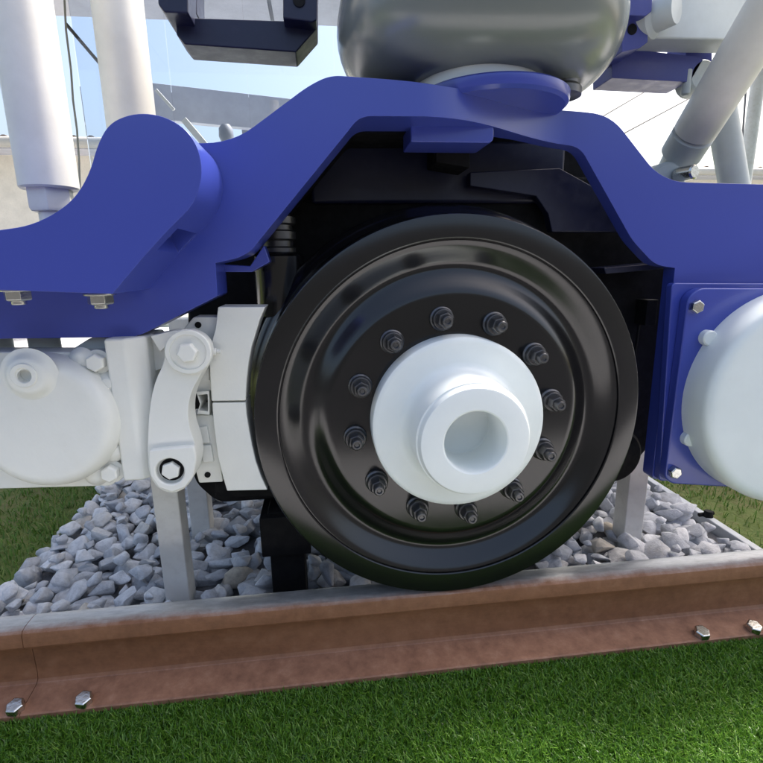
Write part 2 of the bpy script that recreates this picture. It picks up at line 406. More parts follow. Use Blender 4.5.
# edging strip along the ballast's right side
t = thing('edging_strip', 'pale grey metal edging strip between grey ballast and lawn', 'edging', (BX1 + .02, .1, GZ))
bm = bmesh.new(); prism(bm, [(BX1 + .005, GZ - .05), (BX1 + .035, GZ - .05), (BX1 + .035, GZ + .028), (BX1 + .005, GZ + .028)], .115, 2.1); obj('strip', bm, 'galv', t, .004)
bm = bmesh.new(); q = P(691, 517, z=GZ + .03); cyl(bm, (BX1 + .02, q.y, GZ + .026), (BX1 + .02, q.y, GZ + .05), .018, .014, 12); cyl(bm, (BX1 - .01, q.y + .01, GZ + .03), (BX1 + .05, q.y + .01, GZ + .034), .008, None, 8); obj('clip', bm, 'blackmat', t, .002)

# ================================================================ RAILS
def rail_profile():
    c = .035; half = [(0, 0), (.018, -.0006), (.028, -.003), (.0335, -.008), (.0355, -.014), (.037, -.040), (.034, -.046), (.014, -.056), (.0095, -.066), (.0085, -.09), (.0085, -.135), (.011, -.147), (.018, -.1535), (.030, -.156), (.090, -.1645), (.093, -.167), (.093, -.1775), (.091, -.179)]
    return [(c - a, z) for a, z in half] + [(c + a, z) for a, z in half[:0:-1]]
def rail(name, x0, x1, label):
    t = thing(name, label, 'rail', ((x0 + x1) / 2, .035, -.16)); bm = bmesh.new(); pr = rail_profile(); n = len(pr)
    nx = max(2, int((x1 - x0) / .1)); rings = [[bm.verts.new((x0 + (x1 - x0) * i / nx, y, z)) for y, z in pr] for i in range(nx + 1)]
    for a, b in zip(rings, rings[1:]):
        for i in range(n): bm.faces.new((a[i], a[(i + 1) % n], b[(i + 1) % n], b[i]))
    bm.faces.new(rings[0]); bm.faces.new(rings[-1][::-1]); obj('rail_section', bm, 'rail', t, ang=28); return t
JX = -.978
r1 = rail('rail', JX + .0007, 3.2, 'long rusty brown rail with polished top under the black wheel')
r2 = rail('rail', -3.2, JX - .0007, 'rail beyond the joint seam, on the brake side of the wheel')
for (u, v), par in (((10, 714), r2), ((80, 706), r1), ((705, 635), r1), ((757, 629), r1)):
    q = P(u, v, z=-.153); q.y = max(q.y, -.042); bm = bmesh.new()
    hexhead(bm, (q.x, q.y, -.1625), (0, -.24, .97), .019, .017, .0, 0, random.random())
    obj('bolt', bm, 'zinc', par, .0012)

# ================================================================ WHEEL
WC = Vector((0, 0, .4405))
t = thing('wheelset', 'large glossy black railway wheel with white hub standing on the rail', 'wheelset', (0, .06, 0))
prof = [(.06, .006), (.272, .006), (.279, .0065), (.285, .0085), (.292, .0125), (.302, .0195), (.312, .0265), (.320, .031), (.327, .0335), (.333, .0338), (.339, .0325), (.346, .0285), (.356, .0215), (.366, .0145), (.374, .009), (.380, .0055), (.3855, .0035),
        (.3865, .0055), (.3885, .0055), (.3895, .0015), (.392, .0), (.434, .0), (.4375, .001), (.4393, .0035), (.440, .008), (.4405, .07), (.443, .092), (.447, .100), (.457, .108), (.466, .115), (.4705, .123), (.4705, .129), (.466, .134), (.455, .137),
        (.40, .137), (.38, .13), (.33, .095), (.29, .088), (.06, .088)]
bm = bmesh.new(); lathe(bm, prof, WC, (0, 1, 0), 160); disc = obj('wheel_disc', bm, 'black', t, ang=30)
hp = [(0, .030), (.0, .030)]
hub = [(.10, .03), (.190, .03), (.190, -.036), (.1885, -.040), (.184, -.043), (.178, -.0435), (.138, -.0455), (.1305, -.048), (.125, -.0525), (.1205, -.060), (.118, -.072), (.117, -.09), (.1165, -.139), (.1155, -.142), (.113, -.143), (.1115, -.145), (.1105, -.152), (.108, -.1565), (.104, -.158),
       (.066, -.1585), (.0635, -.157), (.062, -.154), (.062, -.055), (.060, -.052), (0, -.052)]
bm = bmesh.new(); lathe(bm, hub, WC, (0, 1, 0), 128); obj('hub_cap', bm, 'hubwhite', t, ang=30)
bm = bmesh.new()
lathe(bm, [(0, .03), (.0265, .03), (.0265, .001), (.0225, -.002), (.0215, -.003), (.0235, -.004), (.0235, -.012), (.0215, -.016), (0, -.016)], (0, 0, 0), (0, 1, 0), 28)
lathe(bm, [(.0, -.015), (.0190, -.015), (.0190, -.032), (.0165, -.037), (0, -.037)], (0, 0, 0), (0, 1, 0), 6)
lathe(bm, [(.0, -.036), (.0122, -.036), (.0122, -.048), (.010, -.052), (.0055, -.052), (.005, -.048), (0, -.048)], (0, 0, 0), (0, 1, 0), 20)
bmesh.ops.recalc_face_normals(bm, faces=bm.faces)
bme = bpy.data.meshes.new('bolt'); bm.to_mesh(bme); bm.free()
A0 = math.atan2(P(446, 320, -.035).z - WC.z, P(446, 320, -.035).x)
for k in range(12):
    a = A0 - k * math.pi / 6
    o = link('bolt', bme, 'boltdark', t, .0012, 1); o.location = WC + Vector((math.cos(a), 0, math.sin(a))) * .226
    o.rotation_euler = (0, random.uniform(0, 1), 0)
bm = bmesh.new(); lathe(bm, [(0, .088), (.10, .088), (.10, 1.3), (0, 1.3)], WC, (0, 1, 0), 48); obj('axle', bm, 'blackmat', t)
# far wheel of the same wheelset
bm = bmesh.new(); lathe(bm, [(r, 1.50 - y) for r, y in prof], WC, (0, 1, 0), 96); obj('inner_wheel', bm, 'black', t, ang=30)

# ================================================================ BOGIE FRAME
F = thing('bogie_frame', 'blue painted steel bogie frame arching over the black wheel', 'bogie frame', (0, .1, .65))
YL, YR = -.03, .12
def sst(t): t = max(0, min(1, t)); return t * t * (3 - 2 * t)
def gY(x): return YL + (YR - YL) * sst((x + .09) / .37)
def tY(x): return .11 - .068 * sst((x + .05) / .25)
def Pg(px, py):
    y = YL
    for _ in range(40): y = .5 * y + .5 * gY(P(px, py, y).x)
    return P(px, py, y)
fr = [(-170, 250, .0), (70, 246, .03), (130, 143, .02), (232, 143, .05), (308, 86, .06), (330, 75, .03), (400, 80, .05), (440, 86, .05), (500, 97, .05), (562, 110, .03), (610, 114, .05), (655, 172, .05), (676, 182, .04), (900, 188, 0), (900, 500, 0), (652, 479, .012),
      (675, 268, .0), (655, 265, .035), (632, 240, .02), (580, 147, .025), (545, 141, .04), (512, 132, .05), (480, 123, .05), (440, 117.5, .05), (360, 116, .03), (345, 135, .03), (250, 252, .05), (238, 258, .02), (215.5, 263, 0), (217.5, 296, .004), (137, 337, .02), (-170, 341, 0)]
pts = []
for u, v, r in fr:
    q = Pg(u, v); pts.append((q.x, q.z, r))
pts = fillet(pts, 0, 6)
bm = bmesh.new(); prism(bm, pts, 0, 1)
for k in range(46):
    x = -.16 + k * .011
    bmesh.ops.bisect_plane(bm, geom=list(bm.verts) + list(bm.edges) + list(bm.faces), plane_co=(x, 0, 0), plane_no=(1, 0, 0))
for v in bm.verts:
    v.co.y = gY(v.co.x) + (tY(v.co.x) if v.co.y > .5 else 0)
obj('side_beam', bm, 'blue', F, .005, 3, ang=30)
# top flange of the box beam and inner web (seen through the arch)
arm = [(-200, 232), (0, 230), (28, 226), (55, 214), (76, 197), (90, 172), (98, 143), (109, 124), (126, 115.5), (145, 113), (166, 117), (186, 129), (198, 147), (202.5, 170), (199, 191), (190, 209), (172, 226), (147, 253), (112.5, 294), (0, 290), (-200, 284)]
YA = -.205
ap = XZ(arm, YA)
# Chaikin smoothing of the curved stretch only
def chaikin(p, i0, i1, n=2):
    for _ in range(n):
        q = p[:i0 + 1]
        for a, b in zip(p[i0:i1], p[i0 + 1:i1 + 1]):
            q += [(a[0] * .75 + b[0] * .25, a[1] * .75 + b[1] * .25), (a[0] * .25 + b[0] * .75, a[1] * .25 + b[1] * .75)]
        q += p[i1:]; i1 = i0 + 1 + 2 * (i1 - i0); p = q
    return p
ap = chaikin(ap, 1, 17)
bm = bmesh.new(); prism(bm, ap, YA, YL + .02)
arm_o = obj('equaliser_arm', bm, 'blue', F)
bm = bmesh.new(); prism(bm, fillet(XZ([(196, 262), (172, 227.5), (150, 206), (140, 232), (150, 249.5), (160, 285)], YA), .004), YA + .035, YL - .012); cut = obj('cutter', bm, 'blue')
md = arm_o.modifiers.new('cut', 'BOOLEAN'); md.object = cut; md.operation = 'DIFFERENCE'; md.solver = 'EXACT'
bpy.context.view_layer.update(); dg = bpy.context.evaluated_depsgraph_get()
me = bpy.data.meshes.new_from_object(arm_o.evaluated_get(dg)); arm_o.modifiers.clear(); arm_o.data = me; bpy.data.objects.remove(cut)
me.polygons.foreach_set('use_smooth', [True] * len(me.polygons)); me.set_sharp_from_angle(angle=rad(30))
b_ = arm_o.modifiers.new('bevel', 'BEVEL'); b_.width = .006; b_.segments = 3; b_.limit_method = 'ANGLE'; b_.angle_limit = rad(35); b_.harden_normals = True
# channel lip on the slanted underside of the arm
for (u, v), in (((17, 291),), ((100, 295),)):
    q = P(u, v, -.13); bm = bmesh.new()
    zb = q.z - .001
    hexhead(bm, (q.x, -.13, zb + .004), (0, 0, -1), .021, .016, .026, .007, .4)
    obj('nut', bm, 'zinc', F, .001)
# purple box bracket under the arch crown
b1 = plate('spring_bracket', [(411, 123), (489, 121, .0), (494, 126, .01), (494, 143, .015), (411, 142, .004)], .04, .10, 'blue', F, .004, .004)
plate('bracket_web', [(436, 140), (470, 140), (470, 168), (436, 162)], .14, .10, 'blackmat', F, 0, .003)  # web painted black, shade of the recess put into its colour
# gusset behind the brake bracket
plate('gusset', [(217, 264), (250, 266), (264, 245), (270, 262), (252, 272), (217, 272)], .06, .05, 'blue', F, 0, .002)
# right: inner side plates under the arch, blue darkened to navy for shade
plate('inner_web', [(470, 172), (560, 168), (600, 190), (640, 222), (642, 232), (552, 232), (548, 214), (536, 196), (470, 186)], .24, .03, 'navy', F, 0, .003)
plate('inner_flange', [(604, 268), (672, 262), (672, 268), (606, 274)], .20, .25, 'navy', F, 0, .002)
# spring seat pad
SC = Vector((P(492, 100, .10).x, .115, 0))
zt = P(503, 79, -.05).z
bm = bmesh.new(); lathe(bm, [(0, -.012), (.156, -.012), (.163, -.006), (.165, 0), (.165, .012), (.16, .016), (0, .016)], (SC.x, SC.y, zt), (0, 0, 1), 96)
obj('spring_seat', bm, 'blue', F, 0, ang=30)
# box beam in black and cross beam in navy: arch shade put into the colour
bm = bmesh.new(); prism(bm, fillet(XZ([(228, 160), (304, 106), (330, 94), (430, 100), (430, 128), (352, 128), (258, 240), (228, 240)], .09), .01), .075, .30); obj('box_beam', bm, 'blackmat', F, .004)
bm = bmesh.new(); box(bm, (-.30, .28, .93), (.36, 1.5, 1.08)); obj('cross_beam', bm, 'navy', F, .01)

# ---------------------------------------------------------------- drive housing, a black body put in to keep the recess dark
t = thing('drive_housing', 'matte black body filling the dark recess behind the wheel', 'housing', (0, .5, .12))
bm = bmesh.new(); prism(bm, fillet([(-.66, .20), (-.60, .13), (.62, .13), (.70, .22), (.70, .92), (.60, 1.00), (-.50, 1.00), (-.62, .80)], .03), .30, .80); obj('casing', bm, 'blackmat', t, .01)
plate('recess_filler', [(300, 150), (345, 112), (430, 104), (545, 124), (600, 140), (650, 205), (655, 300), (205, 345), (222, 262), (245, 235)], .305, .4, 'blackmat', t, .01, .006)  # black slab added to fill the shaded space under the arch
bm = bmesh.new(); cyl(bm, (.585, .29, .20), (.585, .42, .20), .085, .085, 40, .008); obj('round_boss', bm, 'blackmat', t)
bm = bmesh.new(); q = P(647, 312, .27); box(bm, (q.x - .016, .25, q.z - .035), (q.x + .016, .31, q.z + .035)); cyl(bm, (q.x - .01, .285, q.z - .03), (q.x - .02, .285, q.z - .26), .0035, None, 10); obj('sensor', bm, 'blackmat', t, .002)

# rubber bump stop left of the wheel
t = thing('bump_stop', 'dark cylindrical bump stop with ribbed neck behind the blue arch', 'bump stop', P(278, 330, .16))
b0 = P(279, 262, .16); bt = P(281, 205, .16)
bm = bmesh.new(); L = (bt - b0).length
lathe(bm, [(0, -.12), (.056, -.12), (.058, -.10), (.058, .012), (.052, .018), (.040, .022)], b0, (0, 0, 1), 40); obj('body', bm, 'black', t)
bm = bmesh.new(); lathe(bm, [(.040, .018), (.040, .030), (.034, .034), (.034, .046), (.041, .05), (.041, .066), (.034, .070), (.034, .08), (.042, .084), (.042, .098), (.02, .11), (.016, .2), (0, .2)], b0, (0, 0, 1), 40); obj('neck', bm, 'boltdark', t)

# ================================================================ BRAKE UNIT
B = thing('brake_unit', 'off-white tread brake unit with lever and shoes beside the wheel', 'brake unit', P(110, 480, 0))
YS = .006
plate('brake_shoe', [(218, 307), (265, 307), (260, 319), (256, 332), (251.5, 347), (248.5, 363), (246.6, 380), (245.6, 400.6), (211.5, 401.2), (208.5, 352), (215, 330)], YS, .075, 'white', B, 0, .002)
plate('brake_shoe', [(212, 403.2), (245.6, 402.6), (246.6, 415), (248.8, 428), (252, 445), (256, 462), (261, 476), (267.5, 490), (227, 491), (224, 481), (217.5, 456), (213.5, 425)], YS, .075, 'white', B, 0, .002)
hold = plate('shoe_holder', [(180, 333), (193.6, 317), (219, 317), (219, 345), (214, 380), (212, 391), (192, 391), (189, 380), (192, 350)], .022, .05, 'white', B, .004, .002)
plate('shoe_holder', [(190, 415), (213, 415), (217, 440), (223, 482), (199, 483), (190, 450)], .022, .05, 'white', B, .004, .002)
for u, v in ((198, 325), (207.5, 475)):
    q = P(u, v, .02); bm = bmesh.new(); lathe(bm, [(0, 0), (.0065, 0), (.0065, .003), (0, .003)], q, (0, 1, 0), 20); obj('pin_hole_shade', bm, 'blackmat', B)  # black disc, the hole's inner shade as colour
plate('rib', [(194, 429), (207, 426), (210, 443), (199, 444)], .016, .02, 'white', B, .003, .002)
plate('rib', [(200, 446), (211, 445), (214, 462), (203, 463)], .016, .02, 'white', B, .003, .002)
plate('rib', [(200, 372), (209, 366), (209, 381), (198, 382)], .016, .02, 'white', B, .003, .002)
# hollow section between the two holders
def ringplate(name, px, y, depth, wall, mat, parent):
    o = XZ(px, y); c = (sum(p[0] for p in o) / len(o), sum(p[1] for p in o) / len(o))
    i = [(c[0] + (p[0] - c[0]) * (1 - wall), c[1] + (p[1] - c[1]) * (1 - wall)) for p in o]
    bm = bmesh.new(); n = len(o)
    V = [[bm.verts.new((p[0], yy, p[1])) for p in q] for q, yy in ((o, y), (i, y), (o, y + depth), (i, y + depth))]
    for k in range(n):
        j = (k + 1) % n
        bm.faces.new((V[0][k], V[0][j], V[1][j], V[1][k])); bm.faces.new((V[2][k], V[3][k], V[3][j], V[2][j]))
        bm.faces.new((V[0][k], V[2][k], V[2][j], V[0][j])); bm.faces.new((V[1][k], V[1][j], V[3][j], V[3][k]))
    return obj(name, bm, mat, parent, .001)
ringplate('hollow_link', [(196, 392), (209, 391), (209.5, 400), (209.5, 415), (197, 414), (200, 404)], .012, .07, .28, 'white', B)
# lever
lev = [(186, 331.5), (198, 336), (207, 346), (208.5, 361), (200, 376), (191.5, 391), (187.5, 409), (189, 427), (195, 443), (197.5, 460), (194, 477), (185, 489), (172, 494), (158, 489), (149.5, 476), (147.5, 460), (147.8, 430), (150, 404), (155, 381), (164.5, 362), (165.5, 345), (174, 335)]
YLV = -.062
lp = XZ(lev, YLV); lp = chaikin(lp + [lp[0]], 0, len(lp), 2)
if (Vector(lp[0]) - Vector(lp[-1])).length < 1e-5: lp = lp[:-1]
bm = bmesh.new(); prism(bm, lp, YLV, YLV + .06); obj('lever', bm, 'white', B, .006, 3, ang=30)
low = [(148.5, 450), (195, 446), (196.5, 460), (193.5, 477), (185, 488), (172, 493), (158, 488), (149.8, 476), (148, 460)]
# thicker lower eye with a countersunk bolt
q = P(170.5, 471, YLV - .01); pl = XZ(low, YLV - .014)
eye = bmesh.new(); n = 48
er = .027
def ang_poly(pl, c, n):
    out = []
    for k in range(n):
        a = 2 * math.pi * k / n; d = Vector((math.cos(a), math.sin(a))); best = None
        for i in range(len(pl)):
            p0 = Vector(pl[i]) - Vector(c); p1 = Vector(pl[(i + 1) % len(pl)]) - Vector(c); e = p1 - p0; den = d.x * e.y - d.y * e.x
            if abs(den) < 1e-9: continue
            tt = (p0.x * e.y - p0.y * e.x) / den; s = (p0.x * d.y - p0.y * d.x) / den
            if tt > 0 and -1e-6 <= s <= 1 + 1e-6: best = tt if best is None else max(best, tt)
        out.append(tuple(Vector(c) + d * best))
    return out
outp = ang_poly(pl, (q.x, q.z), n); inn = [(q.x + er * math.cos(2 * math.pi * k / n), q.z + er * math.sin(2 * math.pi * k / n)) for k in range(n)]
ya, yb = YLV - .014, YLV + .001
V = [[eye.verts.new((p[0], yy, p[1])) for p in pp] for pp, yy in ((outp, ya), (inn, ya), (outp, yb), (inn, yb))]
for k in range(n):
    j = (k + 1) % n
    eye.faces.new((V[0][k], V[0][j], V[1][j], V[1][k])); eye.faces.new((V[2][k], V[3][k], V[3][j], V[2][j])); eye.faces.new((V[0][k], V[2][k], V[2][j], V[0][j])); eye.faces.new((V[1][k], V[1][j], V[3][j], V[3][k]))
obj('lever_eye', eye, 'white', B, .004, 2)
bm = bmesh.new(); hexhead(bm, (q.x, YLV - .001, q.z), (0, -1, 0), .0185, .012, .0, 0, .3); obj('bolt', bm, 'white', B, .0015)
bm = bmesh.new(); lathe(bm, [(.0, 0), (.0235, 0), (.0235, .002), (0, .002)], (q.x, YLV - .0005, q.z), (0, -1, 0), 32); obj('bolt_recess_shade', bm, 'blackmat', B)  # black disc giving the shade around the sunken bolt
q = P(187, 353, YLV - .02)
bm = bmesh.new(); lathe(bm, [(0, 0), (.043, 0), (.043, .012), (.041, .014), (.034, .014), (.033, .011), (0, .011)], (q.x, YLV + .001, q.z), (0, -1, 0), 48); obj('pivot_cap', bm, 'white', B, ang=30)
bm = bmesh.new(); hexhead(bm, (q.x, YLV - .009, q.z), (0, -1, 0), .0195, .016, 0, 0, .1); obj('bolt', bm, 'white', B, .0015)
bm = bmesh.new(); q = P(214, 352, -.01); cyl(bm, (q.x - .02, -.005, q.z), (q.x + .004, -.005, q.z), .008, None, 16, .002); cyl(bm, (q.x + .004, -.005, q.z), (q.x + .012, -.005, q.z), .005, None, 16, .001); obj('grease_nipple', bm, 'white', B)
# link plate from actuator to pivot
plate('link_plate', [(128, 337), (181, 331), (176, 350), (163, 368), (138, 378), (126, 376)], .0, .04, 'white', B, .004, .003)
plate('link_cap', [(150, 336), (176, 330), (178, 334), (160, 352)], -.03, .04, 'white', B, .004, .003)
# column between actuator and lever
bm = bmesh.new(); tp = [P(105.5, 339, -.06), P(126.5, 339, -.06)]; bp = [P(120.5, 482, -.06), P(140, 480, -.06)]
zt_, zb_ = tp[0].z, bp[0].z; x0, x1 = (tp[0].x + bp[0].x) / 2, (tp[1].x + bp[1].x) / 2
ring = [(x0, -.06), (x1, -.06), (x1 + .030, -.032), (x1 + .034, .08), (x0, .08)]
lo = [bm.verts.new((a, b, zb_)) for a, b in ring]; hi = [bm.verts.new((a, b, zt_)) for a, b in ring]
bm.faces.new(lo); bm.faces.new(hi[::-1])
for i in range(5): j = (i + 1) % 5; bm.faces.new((lo[i], lo[j], hi[j], hi[i]))
obj('column', bm, 'white', B, .006, 3)
# actuator housing
act = plate('actuator_flange', [(-110, 352), (98, 352, .012), (106, 357, .02), (118.5, 479, .02), (112, 486, .02), (-110, 492)], -.045, .06, 'white', B, .01, .003)
q = P(42, 425, -.085); R0 = .127
bm = bmesh.new(); lathe(bm, [(R0 + .004, .055), (R0 + .004, .012), (R0 + .003, .0), (R0 + .001, -.014), (R0 - .002, -.022), (R0 - .007, -.0285), (R0 - .014, -.0325), (R0 - .022, -.034), (R0 - .03, -.0344), (0, -.0345)], (q.x, -.055, q.z), (0, 1, 0), 96); obj('actuator_dome', bm, 'white', B, ang=40)
qb = P(21, 376.5, -.112)
bm = bmesh.new(); lathe(bm, [(.050, .0055), (.044, .004), (.039, .0005), (.035, -.004), (.031, -.0075), (.026, -.009), (.0135, -.0095)], (qb.x + .002, -.094, qb.z - .003), (0, 1, 0), 64); obj('port_boss', bm, 'white', B, ang=40)
bm = bmesh.new(); lathe(bm, [(.0225, .006), (.0225, -.004), (.021, -.0055), (.0145, -.0055), (.013, -.004), (.013, .022), (0, .022)], (qb.x, -.1005, qb.z), (0, 1, 0), 40); obj('port_ring', bm, 'white', B)
for u, v in ((95, 363), (109.5, 474)):
    q = P(u, v, -.06); bm = bmesh.new(); hexhead(bm, (q.x, -.044, q.z), (0, -1, 0), .0175, .018, .024, 0, .5); obj('bolt', bm, 'white', B, .0015)
for u, v, r in ((79, 361, .018), (106, 384, .016), (110, 453, .018), (93, 477, .018)):
    q = P(u, v, -.06); bm = bmesh.new(); lathe(bm, [(r + .006, 0), (r, .008), (r * .6, .013), (0, .014)], (q.x, -.046, q.z), (0, -1, 0), 24); obj('lug', bm, 'white', B)
# hoses / studs between actuator and frame
for u0, u1 in ((-20, 14), (32, 62)):
    a = P((u0 + u1) / 2, 356, .05); r = (P(u1, 350, .05).x - P(u0, 350, .05).x) / 2
    bm = bmesh.new(); cyl(bm, (a.x, .05, a.z - .02), (a.x, .05, a.z + .10), r, None, 32, .002); obj('hanger_stud', bm, 'tubegrey', B)
plate('hanger_wedge', [(66, 353), (90, 338), (107, 338), (107, 353)], .0, .06, 'tubegrey', B, .003, .002)

# ================================================================ BOLTED COVER (right)
YP = YR - .004
K = thing('cylinder_cover', 'white round cover bolted with a blue square plate to the frame', 'cover', P(763, 487, YP))
plate('base_plate', [(672, 283), (900, 284), (900, 492), (659, 481)], YP - .018, .0215, 'blue', K, .012, .003)
plate('mounting_plate', [(688, 297, .035), (700, 288, .03), (900, 289), (900, 497), (672, 484, .02), (665, 478, .012)], YP - .045, .027, 'blue', K, .01, .004)
YC = YP - .045
q = P(793, 398, YC - .04); rr = q.x - P(682, 401, YC).x
bm = bmesh.new(); lathe(bm, [(rr, 0), (rr, -.03), (rr, -.066), (rr - .002, -.074), (rr - .006, -.080), (rr - .013, -.0845), (rr - .022, -.0865), (rr - .03, -.087), (0, -.088)], (q.x, YC, q.z), (0, 1, 0), 96); obj('round_cover', bm, 'disc_white', K, ang=40)
for u, v in ((698, 307), (676, 473)):
    b_ = P(u, v, YC - .012); bm = bmesh.new(); hexhead(bm, (b_.x, YC, b_.z), (0, -1, 0), .0165, .016, .0, 0, random.random()); obj('bolt', bm, 'zinc', K, .0012)
for u, v in ((709, 338), (690, 439)):
    b_ = P(u, v, YC - .012); bm = bmesh.new(); lathe(bm, [(.019, .0), (.019, .016), (.016, .019), (0, .019)], (b_.x, YC, b_.z), (0, -1, 0), 32); obj('cover_lug', bm, 'disc_white', K)

# ================================================================ AIR SPRING
sc = P(476, 40, .20); RB = .315; YSP = .20
A = thing('air_spring', 'large grey rubber air spring bellows on the blue frame', 'air spring', (sc.x, YSP, zt + .016))
zb = P(470, 62, -.04).z + .008
TR = .12; bm = bmesh.new(); R1 = RB - TR; prof2 = [(.08, zb + .05), (R1 - .07, zb + .028)]
for k in range(0, 13):
    a = -math.pi * .62 + k / 12 * math.pi * .62     # rolled lower lobe
    prof2.append((R1 + TR * math.cos(a), zb + TR * 1.05 + TR * 1.05 * math.sin(a)))
prof2 += [(RB - .002, zb + .15), (RB - .008, zb + .18), (RB - .019, zb + .21), (RB - .036, zb + .24), (RB - .06, zb + .265), (RB - .10, zb + .285), (0, zb + .29)]
lathe(bm, prof2, (sc.x, YSP, 0), (0, 0, 1), 128); obj('bellows', bm, 'rubber', A, ang=50)
pc = P(558, 80, .10)
bm = bmesh.new(); lathe(bm, [(0, zt + .0165), (.050, zt + .0165), (.050, zt + .03), (.046, zt + .036), (.046, zb + .06), (0, zb + .06)], (pc.x, .10, 0), (0, 0, 1), 64); obj('pedestal', bm, 'boltdark', A, ang=30)
bm = bmesh.new(); lathe(bm, [(0, zt + .0165), (.135, zt + .0165), (.135, zb + .034), (0, zb + .034)], (SC.x - .025, SC.y + .01, 0), (0, 0, 1), 64); obj('bright_gap_ring', bm, 'hubwhite', A, ang=30)  # white ring added in place of the bright gap under the bellows

# ================================================================ DAMPERS AND BRACKETS
def tube(t, name, a, b, r, mat, ch=.002, seg=48):
    bm = bmesh.new(); cyl(bm, a, b, r, None, seg, ch); return obj(name, bm, mat, t)
YT = .24
e = P(50, 190, YT); t = thing('damper', 'thick white vertical damper tube ending in a hex nut and rod', 'damper', (e.x, YT, e.z - .1), 'vertical white damper tubes')
r = (P(75, 180, YT - .03).x - P(17, 180, YT - .03).x) / 2
tube(t, 'tube', (e.x, YT, e.z), (e.x, YT, e.z + 1.6), r, 'tube', .004)
bm = bmesh.new(); lathe(bm, [(0, 0), (r * .80, 0), (r * .80, -.042), (r * .74, -.05), (0, -.05)], (e.x, YT, e.z + .002), (0, 0, 1), 6, .25); obj('hex_nut', bm, 'tube', t, .002)
tube(t, 'rod', (e.x, YT, e.z - .048), (e.x, YT, e.z - .30), r * .50, 'tube')
YT2 = .42
e = P(136, 160, YT2); t = thing('damper', 'plain white vertical damper tube rising behind the rounded blue arm', 'damper', (e.x, YT2, e.z - .2), 'vertical white damper tubes')
r = (P(158, 100, YT2).x - P(109, 100, YT2).x) / 2
tube(t, 'tube', (e.x, YT2, e.z - .2), (e.x, YT2, e.z + 1.7), r, 'tube', .004)
# slanted damper, right
a2 = P(695, 131.5, .40); a3 = P(741, 57, .24); d = (a3 - a2).normalized(); a1 = P(676.5, 159, .46)
d1 = (a2 - a1).normalized(); a1 = a2 - d * (a2 - a1).length; rt = .058
t = thing('damper', 'slanted white damper tube with grey end sleeve meeting the blue frame', 'damper', a1)
tube(t, 'tube', a2, a3 + d * .6, rt, 'tube', .002); tube(t, 'sleeve', a1, a2 + d * .001, rt * .995, 'tubegrey', .012)
bm = bmesh.new(); cyl(bm, a1 - d * .12, a1 + d * .01, .036, .046, 32, .004); obj('neck', bm, 'tubegrey', t)
bm = bmesh.new(); q = P(684, 174, .40); cyl(bm, (q.x + .004, .36, q.z), (q.x - .01, .42, q.z), .020, None, 24, .004); obj('end_bolt', bm, 'zinc', t)
bm = bmesh.new(); q = P(660, 178, .46); cyl(bm, (q.x, .42, q.z - .02), (q.x, .50, q.z - .02), .06, None, 32, .008); obj('eye', bm, 'tubegrey', t)
# leaning tube behind it
e0, e1 = P(736, 196, .7), P(716, 80, .7)
t = tag(tube(None, 'support_tube', e0 - (e1 - e0) * .6, e1, .047, 'tubegrey'), 'thin grey leaning tube behind the slanted damper', 'tube')
# white arm with round boss, top right
t = thing('anchor_arm', 'pale grey anchor arm with round boss above the slanted damper', 'arm', P(700, 20, .35))
plate('arm_plate', [(647, -60), (900, -60), (900, 44), (742, 40), (650, 38, .02), (645, 30, .02)], .32, .09, 'tubegrey', t, .01, .005)
q = P(661, 10, .28); bm = bmesh.new(); lathe(bm, [(.052, .05), (.052, .0), (.046, -.006), (.04, -.01), (.036, -.05), (.034, -.055), (0, -.055)], (q.x, .31, q.z), (-.55, .8, 0), 40); obj('boss', bm, 'tubegrey', t, ang=35)
# violet bracket next to the air spring
t = thing('yaw_bracket', 'violet blue bracket with drilled block beside the air spring', 'bracket', P(640, 60, .3))
blk = plate('block', [(622, -40), (650, -40), (648, 8), (648, 42), (640, 48), (622, 52)], .30, .12, 'violet', t, .003, .004)
plate('upper_block', [(620, -40), (654, -40), (652, 11), (646, 16), (620, 15)], .27, .10, 'violet', t, .003, .004)
q = P(632, 29.5, .30); bm = bmesh.new(); lathe(bm, [(0, 0), (.0125, 0), (.0125, -.002), (0, -.002)], (q.x, .30, q.z), (0, 1, 0), 24); obj('bolt_hole_shade', bm, 'blackmat', t)  # flat black disc painted for the dark inside of a hole
plate('cross_bar', [(612, 40), (640, 50), (700, 57), (703, 60), (690, 82), (612, 78)], .40, .10, 'violet', t, .002, .004)
plate('hanger', [(686, 34), (712, 34), (712, 62), (686, 60)], .42, .08, 'violet', t, .002, .004)
q = P(699, 78, .42); bm = bmesh.new(); cyl(bm, (q.x, .40, q.z), (q.x, .47, q.z), .042, None, 40, .005); obj('roller', bm, 'tubegrey', t)
bm = bmesh.new(); q = P(688, 91, .4); cyl(bm, (q.x, .41, q.z - .01), (q.x, .41, q.z + .06), .012, None, 20, .005); obj('pin', bm, 'tubegrey', t)
